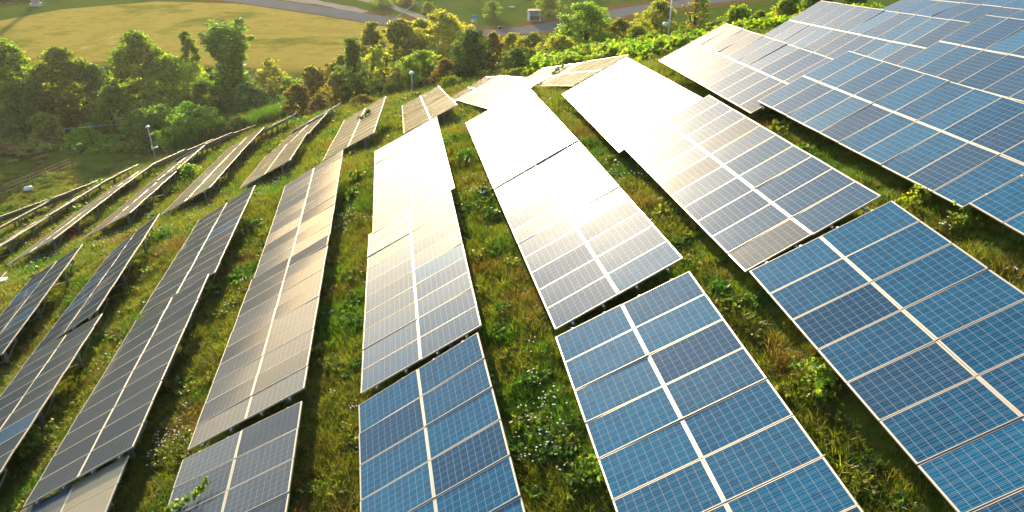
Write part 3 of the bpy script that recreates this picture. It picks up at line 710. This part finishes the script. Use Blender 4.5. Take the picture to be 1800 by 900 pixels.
def src(name,V,F,mat,c=tuft_col):
    me=mesh_from(name,V,F,(mat,)); o=bpy.data.objects.new(name,me); c.objects.link(o); return o
for i in range(9):
    rg=np.random.default_rng(100+i)
    if i<4: V,F=blades(100,rg,.32,.09,.27,.015,1.0); src('a%d'%i,V,F,M_grass)
    elif i<6: V,F=blades(95,rg,.32,.11,.31,.016,.9); src('a%d'%i,V,F,M_lush)
    elif i==6: V,F=blades(65,rg,.28,.10,.34,.016,1.0); src('a6',V,F,M_dry)
    elif i==7: V,F=broadleaf(34,rg,.30,.26,.085); src('a7',V,F,M_lush)
    else: V,F=broadleaf(30,rg,.28,.30,.07); src('a8',V,F,M_grass)
flower_col=bpy.data.collections.new('flower_sources')
for i in range(2):
    rg=np.random.default_rng(300+i); mb=MB()
    for k in range(3):
        x,y=rg.normal(0,.15,2); z=.26+.12*rg.random(); mb.lathe((x,y,z),[(.006,-.005),(.024,0),(.018,.008),(.004,.011)],6)
    me=mb.mesh('f%d'%i,M_petal); o=bpy.data.objects.new('f%d'%i,me); flower_col.objects.link(o)
reed_col=bpy.data.collections.new('reed_sources')
for i in range(3):
    rg=np.random.default_rng(500+i); V,F=blades(40,rg,.5,1.2,2.4,.075,.28); src('r%d'%i,V,F,LEAF['reed'],reed_col)

def scatter(name,P,scale,index,rotz,collection,ng_name,label,cat):
    me=bpy.data.meshes.new(name); me.vertices.add(len(P)); me.vertices.foreach_set('co',np.asarray(P,np.float32).ravel())
    for an,t,v in (('sc','FLOAT',scale),('ix','INT',index),('rz','FLOAT',rotz)):
        at=me.attributes.new(an,t,'POINT'); at.data.foreach_set('value',np.asarray(v,np.int32 if t=='INT' else np.float32))
    me.update()
    o=link(name,me,kind='stuff',label=label,cat=cat)
    g=bpy.data.node_groups.new(ng_name,'GeometryNodeTree')
    g.interface.new_socket('Geometry',in_out='INPUT',socket_type='NodeSocketGeometry'); g.interface.new_socket('Geometry',in_out='OUTPUT',socket_type='NodeSocketGeometry')
    gi=g.nodes.new('NodeGroupInput');go=g.nodes.new('NodeGroupOutput')
    ci=g.nodes.new('GeometryNodeCollectionInfo'); ci.inputs['Collection'].default_value=collection; ci.inputs['Separate Children'].default_value=True; ci.inputs['Reset Children'].default_value=True
    mp=g.nodes.new('GeometryNodeMeshToPoints')
    ip=g.nodes.new('GeometryNodeInstanceOnPoints'); ip.inputs['Pick Instance'].default_value=True
    def attr(n,t):
        a=g.nodes.new('GeometryNodeInputNamedAttribute'); a.data_type=t; a.inputs['Name'].default_value=n; return a.outputs['Attribute']
    cb=g.nodes.new('ShaderNodeCombineXYZ')
    g.links.new(gi.outputs[0],mp.inputs['Mesh']); g.links.new(mp.outputs[0],ip.inputs['Points']); g.links.new(ci.outputs[0],ip.inputs['Instance'])
    g.links.new(attr('ix','INT'),ip.inputs['Instance Index']); g.links.new(attr('sc','FLOAT'),ip.inputs['Scale'])
    g.links.new(attr('rz','FLOAT'),cb.inputs[2]); g.links.new(cb.outputs[0],ip.inputs['Rotation'])
    g.links.new(ip.outputs[0],go.inputs[0])
    md=o.modifiers.new('scatter','NODES'); md.node_group=g
    return o
def vnoise(x,y,s,seed):
    return (np.sin(x*s+seed)*np.cos(y*s*1.13+seed*1.7)+np.sin(x*s*2.1+y*s*1.7+seed*2.3)*.6+np.sin(y*s*2.9-x*s*1.3+seed*.7)*.5)/2.1
# keep tufts out of reach of the low panel edges: under a table they stay short
def in_table(x,y):
    m=np.zeros(len(x),bool)
    for C in TABLES.values():
        C=np.array(C)[:,:2]; q=[C[0],C[1],C[3],C[2]]
        ins=np.ones(len(x),bool)
        for a,b in zip(q,q[1:]+q[:1]):
            ins&=((b[0]-a[0])*(y-a[1])-(b[1]-a[1])*(x-a[0]))>-.1
        m|=ins
    return m
def meadow():
    P=[];S=[];I=[]
    for (x0,x1,y0,y1,dens,sc) in ((-24,20,6,18,40,.82),(-32,24,18,30,26,.95),(-40,26,30,48,13,1.2),(-62,26,48,66,7,1.6),(-66,24,66,86,4.5,2.0)):
        n=int((x1-x0)*(y1-y0)*dens)
        x=rng.uniform(x0,x1,n);y=rng.uniform(y0,y1,n)
        lx=-.70*y-4; rx=.70*y+4
        k=(x>lx)&(x<rx); x,y=x[k],y[k]
        it=in_table(x,y); k=~it|(rng.random(len(x))<.35); x,y,it=x[k],y[k],it[k]
        dry=vnoise(x,y,.55,1.)+.5*vnoise(x,y,1.7,4.); lush=vnoise(x,y,.45,7.)+.5*vnoise(x,y,1.5,2.)
        r=rng.random(len(x))
        ix=rng.integers(0,4,len(x))
        ix=np.where(lush+r*.8>.75,rng.integers(4,6,len(x)),ix)
        ix=np.where((dry+r*.5>.80),6,ix)
        ix=np.where((r>.955)&(lush>-.1),7,ix); ix=np.where((r<.03),8,ix)
        ss=sc*(.55+.75*rng.random(len(x)))*(1+.30*np.clip(vnoise(x,y,.9,3.),-1,1))
        ss=np.where(it,ss*.6,ss)
        P.append(np.stack([x,y,terrain(x,y)-.01],1));S.append(ss);I.append(ix)
    P=np.concatenate(P);S=np.concatenate(S);I=np.concatenate(I)
    # lawn in the far left corner is mown short
    return P,S,I
P,S,I=meadow()
lawn=(P[:,0]+.149*P[:,1]<-38.5)&(P[:,1]>55)
S=np.where(lawn,S*.55,S)
scatter('meadow_grass',P,S,I,rng.random(len(P))*TAU,tuft_col,'meadow_scatter','rough green and brown grass with weeds between the rows of solar tables','grass')
FP=[]
for (x,y,r,n) in FLOWERS:
    n=int(n*.55)
    FP.append(np.stack([rng.normal(x,r,n),rng.normal(y,r*1.4,n)],1))
nb=300; y=rng.uniform(9,56,nb); FP.append(np.stack([rng.uniform(-.66,.66,nb)*y,y],1))
FP=np.concatenate(FP); k=~in_table(FP[:,0],FP[:,1]); FP=FP[k]
scatter('wildflowers',np.c_[FP,terrain(FP[:,0],FP[:,1])+.02],.45+.5*rng.random(len(FP))+.010*FP[:,1],rng.integers(0,2,len(FP)),rng.random(len(FP))*TAU,flower_col,'flower_scatter','small white wildflowers dotted through the rough grass','flowers')
RP=np.stack([rng.uniform(-41,-24,520),rng.uniform(87,95,520)],1)
scatter('reeds',np.c_[RP,terrain(RP[:,0],RP[:,1])],.7+.5*rng.random(len(RP)),rng.integers(0,3,len(RP)),rng.random(len(RP))*TAU,reed_col,'reed_scatter','bright green reeds standing below the dark trees','reeds')
# undergrowth under the tree line and along the right-hand slope
UP=[]
for _ in range(2600):
    if rng.random()<.62: x=rng.uniform(-64,2);y=rng.uniform(93,116)+(max(-10,-.45*(x+30)) if x>-30 else 0)
    else: x=rng.uniform(0,30);y=rng.uniform(52,84)-.35*(x-4)
    UP.append((x,y))
UP=np.array(UP); UP=UP[((UP[:,1]>76)|(UP[:,0]>3))&((UP[:,1]>63)|(UP[:,0]>9.5))&~in_table(UP[:,0],UP[:,1])]
under_col=bpy.data.collections.new('undergrowth_sources')
for i in range(3):
    rg=np.random.default_rng(700+i); c=np.stack([rg.normal(0,.5,26),rg.normal(0,.5,26),.15+.7*rg.random(26)],1)
    V,F=leaves(c,np.full(26,.32),24,.16,rg); src('u%d'%i,V,F,LEAF[('shrub','hedge','broad')[i]],under_col)
scatter('undergrowth',np.c_[UP,terrain(UP[:,0],UP[:,1])],.8+.8*rng.random(len(UP)),rng.integers(0,3,len(UP)),rng.random(len(UP))*TAU,under_col,'undergrowth_scatter','tangled low undergrowth at the foot of the trees','undergrowth')

def weed(x,y,r,h,n,size,mat,lab,seed,stem=0,loc=None,cat='weed'):
    rg=np.random.default_rng(seed)
    z=float(terrain(x,y)) if loc is None else loc
    root=link('weed_plant',None,loc=(x,y,z),label=lab,cat=cat)
    c=np.stack([rg.normal(0,r*.5,n),rg.normal(0,r*.5,n),h*(.12+.88*rg.random(n)**.8)],1)
    V,F=leaves(c,np.full(n,size*1.3),6,size,rg,.8,1.5,.7)
    link('foliage',mesh_from('foliage',V,F,(mat,)),root)
    mb=MB()
    for i in rg.choice(n,min(n,12),replace=False):
        q=c[i]; mb.tube([(q[0]*.3,q[1]*.3,-.05),(q[0]*.7,q[1]*.7,q[2]*.6),tuple(q)],[.012,.009,.004],4)
    link('stem',mb.mesh('stem',M_lush),root)
    return root
weed(-14.6,17.9,.55,.75,60,.11,LEAF['shrub'],'broad-leaved weed under the edge of the dark grey table at the lower left',11)
weed(-12.0,25.4,.5,.8,60,.10,LEAF['hedge'],'dark climbing weed between two dark grey tables left of the patchwork one',12)
weed(-11.7,31.2,.45,.5,34,.15,LEAF['reed'],'large-leaved bright green weed in the gap left of the golden brown table',13)
weed(9.25,16.2,.32,.75,40,.055,LEAF['broad'],'tall thin-stemmed weed in the dark gap at the right, beside a table corner',14)
weed(9.75,15.0,.28,.6,32,.055,LEAF['broad'],'smaller thin-stemmed weed right of the taller one in the dark gap',15)
weed(5.7,11.4,.45,.6,70,.07,LEAF['shrub'],'bushy green weed in the shaded gap between the two lower right blue tables',16)
weed(1.75,10.6,.4,.6,60,.06,LEAF['hedge'],'green weed in the grass gap left of the bottom blue table',17)
weed(-23.6,52.5,.6,1.4,70,.16,LEAF['hedge'],'leafy weed climbing under the third tan row on the left',18)
# sprig lying across the grey table at the bottom left, and two sprigs poking through far tables
def sprig(pts,lab,seed,n,size,mat):
    rg=np.random.default_rng(seed); p0=Vector(pts[0])
    root=link('vine_sprig',None,loc=p0,label=lab,cat='plant sprig')
    P=[np.array(p)-np.array(pts[0]) for p in pts]; C=catmull(P,6)
    mb=MB(); mb.tube([tuple(p) for p in C],[.010]*len(C),4); link('stem',mb.mesh('stem',M_bark),root)
    c=np.array([C[rg.integers(0,len(C))]+rg.normal(0,.045,3)+np.array([0,0,.05]) for _ in range(n)])
    V,F=leaves(c,np.full(n,size*1.1),5,size,rg,.8,1.5,.5); link('foliage',mesh_from('foliage',V,F,(mat,)),root)
for pts,lab,seed,n,size,mat in SPRIGS: sprig(pts,lab,seed,n,size,LEAF[mat])

# vineyard rows across the road
for i in range(9):
    x0=-19+i*5.2; rg=np.random.default_rng(900+i)
    root=link('vine_row',None,loc=(x0,178,0),label='row of yellowing vines on green grass across the road',cat='vine row',group='vineyard rows beyond the road')
    n=90; yy=rg.uniform(-4+abs(i-4)*.4,34,n); c=np.stack([rg.normal(0,.22,n)+yy*.05,yy,.6+.9*rg.random(n)],1)
    V,F=leaves(c,np.full(n,.45),16,.22,rg); link('foliage',mesh_from('foliage',V,F,(LEAF['pale' if i<3 else 'shrub'],)),root)
    mb=MB()
    for k in range(8): mb.tube([(yk*.05,yk,-.1) for yk in [k*4.8-3.5]]+[((k*4.8-3.5)*.05,k*4.8-3.5,1.6)],[.05,.04],5)
    link('post',mb.mesh('post',M_wood),root)

# ------------------------------------------------------------------ small things
def T_(x,y): return float(terrain(x,y))
# lamp post on the left
def lamp_post(x,y,h,lab,head,nm='lamp_post',cat='lamp post'):
    r=link(nm,None,loc=(x,y,T_(x,y)),label=lab,cat=cat)
    mb=MB(); mb.tube([(0,0,-.3),(0,0,h*.5),(0,0,h)],[.075,.06,.05],8); link('pole',mb.mesh('pole',M_greypole,smooth=True),r)
    mb=MB()
    if head=='lamp': mb.lathe((0,0,h),[(.06,0),(.10,.03),(.25,.08),(.25,.11),(.12,.20),(.03,.23)]); 
    elif head=='dome': mb.lathe((0,0,h),[(.06,0),(.24,.02),(.28,.06),(.26,.14),(.16,.22),(.04,.26)])
    if head in('lamp','dome'): link('lamp_head',mb.mesh('lamp_head',M_white,smooth=True),r)
    if head=='lamp':
        mb=MB(); mb.box((.22,0,h*.48),(.6,.07,.07),0,.3); mb.box((.46,.07,h*.48+.07),(.24,.16,.16),0,.3); mb.box((-.06,0,h*.48+.02),(.14,.14,.4)); link('bracket',mb.mesh('bracket',M_white),r)
    if head=='camera':
        mb=MB(); mb.box((0,.0,h*.55),(.14,.14,.35)); mb.box((-.2,0,h*.55),(.45,.06,.06)); link('bracket',mb.mesh('bracket',M_greypole),r)
        mb=MB(); mb.lathe((-.36,0,h*.55-.3),[(.03,0),(.15,.04),(.21,.14),(.21,.24),(.10,.33),(.03,.36)]); link('camera_dome',mb.mesh('camera_dome',M_white,smooth=True),r)
        mb=MB(); mb.lathe((.05,0,h),[(.05,0),(.2,.05),(.2,.1),(.05,.2)]); link('cap',mb.mesh('cap',M_greypole,smooth=True),r)
    return r
lamp_post(-40.15,81.5,4.6,'thin grey lamp post with white head before the tallest vine mound','lamp')
lamp_post(-9.85,75.2,2.2,'short pole with a white domed head behind the small tan table','dome','lamp_pole','pole')
lamp_post(12.75,64,4.9,'tall grey pole with a white dome camera halfway up, amid bushes','camera','camera_pole','pole')
# overhead cable strung between the trees
mb=MB(); pts=[]
for i in range(25):
    t=i/24; x=CAB[0][0]+t*(CAB[1][0]-CAB[0][0]); y=CAB[0][1]+t*(CAB[1][1]-CAB[0][1]); z=CAB[0][2]+t*(CAB[1][2]-CAB[0][2])-.5*4*t*(1-t); pts.append((x,y,z))
mb.tube(pts,.018,5); r=link('overhead_cable',mb.mesh('overhead_cable',M_greypole),label='thin pale overhead cable strung in front of the dark treeline',cat='cable')
# wire fence at the left edge
r=link('wire_fence',None,loc=(-58.6,76.2,T_(-58.6,76.2)),label='low wire fence on thin posts along the tan strip by the lawn',cat='fence')
fp=[(-58.6+i*.75,76.2+i*1.6) for i in range(8)]
for x,y in fp:
    mb=MB(); mb.tube([(x+58.6,y-76.2,T_(x,y)-T_(-58.6,76.2)-.2),(x+58.6,y-76.2,T_(x,y)-T_(-58.6,76.2)+1.3)],[.05,.04],6); link('post',mb.mesh('post',M_wood),r)
for hh in (.45,.85,1.2):
    mb=MB(); mb.tube([(x+58.6,y-76.2,T_(x,y)-T_(-58.6,76.2)+hh) for x,y in fp],.012,4); link('wire',mb.mesh('wire',M_galv),r)
# white drum on the lawn
x,y=-55.0,80.6; mb=MB(); r=link('plastic_drum',None,loc=(x,y,T_(x,y)+.27),label='small white plastic drum lying on the lawn at the left',cat='drum')
V=[];mb=MB(); mb.lathe((0,0,-.42),[(.2,0),(.27,.03),(.27,.26),(.285,.28),(.27,.30),(.27,.54),(.285,.56),(.27,.58),(.27,.81),(.2,.84)],14); o=link('body',mb.mesh('body',M_white,smooth=True),r); o.rotation_euler=(0,math.pi/2,.25)
mb=MB(); mb.lathe((.1,0,.42),[(.05,0),(.05,.04),(.02,.045)],8); o=link('cap',mb.mesh('cap',M_dark),r); o.rotation_euler=(0,math.pi/2,.25)
# pale utility box on the grass at the left edge
x,y=-29.0,37.6; r=link('utility_box',None,loc=(x,y,T_(x,y)),label='pale box lying in the grass at the left edge',cat='box')
mb=MB(); mb.box((0,0,.16),(.62,.38,.36),0,.4); link('body',mb.mesh('body',M_white),r)
mb=MB(); mb.box((0,0,.365),(.68,.44,.04),0,.4); link('lid',mb.mesh('lid',M_white),r)
# red container
x,y=-29.4,45.8; r=link('red_container',None,loc=(x,y,T_(x,y)),label='red container on the ground under a tan solar table at the left',cat='container')
mb=MB(); mb.box((0,0,.2),(.42,.26,.46)); mb.box((0,0,.46),(.30,.16,.06)); link('body',mb.mesh('body',M_red),r)
mb=MB(); mb.tube([(-.12,0,.48),(-.12,0,.56),(.08,0,.56),(.08,0,.48)],.018,6); link('handle',mb.mesh('handle',M_red),r)
# roadside kiosk
r=link('roadside_kiosk',None,loc=(4.4,153.9,0),label='white rounded kiosk with brown front beside the road',cat='kiosk')
mb=MB(); mb.box((0,.9,.9),(2.0,.12,1.8)); mb.box((.95,.0,.9),(.12,1.7,1.8)); mb.box((0,0,.05),(2.2,2.0,.1)); link('wall',mb.mesh('wall',M_white),r)
mb=MB(); P=[(-1.0,-.9),(-1.25,-.5),(-1.32,0),(-1.25,.5),(-1.0,.9)]
for a,b in zip(P,P[1:]):
    c=((a[0]+b[0])/2,(a[1]+b[1])/2,.95); mb.box(c,(.10,math.hypot(a[0]-b[0],a[1]-b[1])+.03,1.9),0,math.atan2(b[1]-a[1],b[0]-a[0])-math.pi/2)
link('side_panel',mb.mesh('side_panel',M_white),r)
mb=MB(); mb.box((-.05,-.86,.55),(1.9,.08,.9)); link('front_board',mb.mesh('front_board',M_rust),r)
mb=MB(); mb.box((-.1,0,1.86),(2.5,2.1,.1)); mb.box((-.1,0,1.94),(2.1,1.7,.08)); link('roof',mb.mesh('roof',M_rust),r)
# blue sign by the verge
r=link('blue_sign',None,loc=(-7.1,151.2,0),label='small blue signboard above a pale plate on the verge',cat='sign')
mb=MB(); mb.box((0,0,1.25),(1.0,.06,.62)); mb.box((0,.04,1.25),(1.06,.03,.68)); link('board',mb.mesh('board',M_blue),r)
for sx in (-.35,.35):
    mb=MB(); mb.tube([(sx,.1,-.2),(sx,.1,1.5)],.035,6); link('post',mb.mesh('post',M_galv),r)
mb=MB(); mb.box((-.4,-.02,.5),(.55,.04,.5)); link('plate',mb.mesh('plate',M_white),r)
# small road sign at the bend
r=link('road_sign',None,loc=(-2.2,139.9,T_(-2.2,139.9)),label='small dark-backed road sign at the road bend',cat='sign')
mb=MB(); mb.lathe((0,0,0),[(.30,-.015),(.30,.015)],18); o=link('plate',mb.mesh('plate',M_dark),r,(0,0,1.7)); o.rotation_euler=(math.pi/2,0,.3)
mb=MB(); mb.tube([(0,.05,-.2),(0,.05,2.0)],.04,6); link('post',mb.mesh('post',M_greypole),r)
# raised barrier
r=link('barrier_boom',None,loc=(-22.9,148.4,0),label='raised pale barrier boom on a post beside the left road',cat='barrier')
mb=MB(); mb.box((0,0,.55),(.3,.3,1.1)); mb.box((0,0,1.13),(.36,.36,.06)); link('post',mb.mesh('post',M_blue),r)
mb=MB(); mb.tube([(-.4,0,.6),(0,0,1.0),(5.2,1.2,4.3)],[.07,.06,.03],6); link('boom',mb.mesh('boom',M_white),r)
mb=MB(); mb.box((-.5,0,.55),(.35,.2,.3)); link('counterweight',mb.mesh('counterweight',M_dark),r)
# pale pillar at the top left corner
r=link('concrete_pillar',None,loc=(-98.9,166.5,0),label='pale concrete pillar at the top left corner beyond the field',cat='pillar')
mb=MB(); mb.box((0,0,.3),(2.0,1.6,.6)); link('plinth',mb.mesh('plinth',M_conc),r)
mb=MB(); mb.lathe((0,0,.6),[(.75,0),(.70,1.5),(.66,6)],12); link('shaft',mb.mesh('shaft',M_conc,smooth=True),r)
# pale stone on the vineyard turf
r=link('stone_slab',None,loc=(0,164.6,0),label='flat pale stone slab on the green verge across the road',cat='stone slab')
mb=MB(); mb.lathe((0,0,-.05),[(.5,0),(.62,.1),(.55,.28),(.3,.34)],9); o=link('slab',mb.mesh('slab',M_conc),r); o.scale=(1.2,.7,1)

# ------------------------------------------------------------------ evening haze
mb=MB(); mb.box((0,0,33.),(7600,7600,134.))
hm=bpy.data.materials.new('haze_air'); hm.use_nodes=True; hn=hm.node_tree; hn.nodes.clear()
ho=hn.nodes.new('ShaderNodeOutputMaterial'); hv=hn.nodes.new('ShaderNodeVolumePrincipled')
hv.inputs['Color'].default_value=(.95,.93,.88,1); hv.inputs['Density'].default_value=HAZE; hv.inputs['Anisotropy'].default_value=.55
hn.links.new(hv.outputs[0],ho.inputs['Volume'])
link('haze',mb.mesh('haze',hm),kind='stuff',label='thin warm evening haze over the valley',cat='haze')
# ------------------------------------------------------------------ light, sky, camera
SUN_AZ,SUN_EL=13.5,11.8           # degrees left of straight ahead, above the horizon
w=bpy.data.worlds.new('World'); scene.world=w; w.use_nodes=True
nt=w.node_tree; nt.nodes.clear()
sky=nt.nodes.new('ShaderNodeTexSky'); sky.sky_type='NISHITA'; sky.sun_disc=False
sky.sun_elevation=math.radians(SUN_EL); sky.sun_rotation=math.radians(-SUN_AZ); sky.altitude=200; sky.air_density=1.0; sky.dust_density=1.7; sky.ozone_density=1.0
bg=nt.nodes.new('ShaderNodeBackground'); bg.inputs['Strength'].default_value=.15
wo=nt.nodes.new('ShaderNodeOutputWorld'); nt.links.new(sky.outputs[0],bg.inputs[0]); nt.links.new(bg.outputs[0],wo.inputs[0])
sd=bpy.data.lights.new('sun','SUN'); sd.energy=4.9; sd.angle=math.radians(.5); sd.color=(1,.82,.54)
so=link('sun',sd,loc=(-20,80,60))
az,el=math.radians(SUN_AZ),math.radians(SUN_EL)
sdir=Vector((-math.sin(az)*math.cos(el),math.cos(az)*math.cos(el),math.sin(el)))
so.rotation_euler=(-sdir).to_track_quat('-Z','Y').to_euler()
cd=bpy.data.cameras.new('camera'); cd.lens=27.4; cd.sensor_width=36; cd.sensor_fit='HORIZONTAL'; cd.clip_start=.1; cd.clip_end=9000
co=link('camera',cd,loc=(0,0,36)); co.rotation_euler=(math.radians(60),0,0)
scene.camera=co
scene.view_settings.view_transform='Standard'; scene.view_settings.look='None'; scene.view_settings.exposure=1.4; scene.view_settings.gamma=1
scene.view_settings.use_curve_mapping=False
scene.cycles.max_bounces=8; scene.cycles.transparent_max_bounces=4; scene.cycles.caustics_reflective=False; scene.cycles.caustics_refractive=False
scene.cycles.sample_clamp_indirect=6
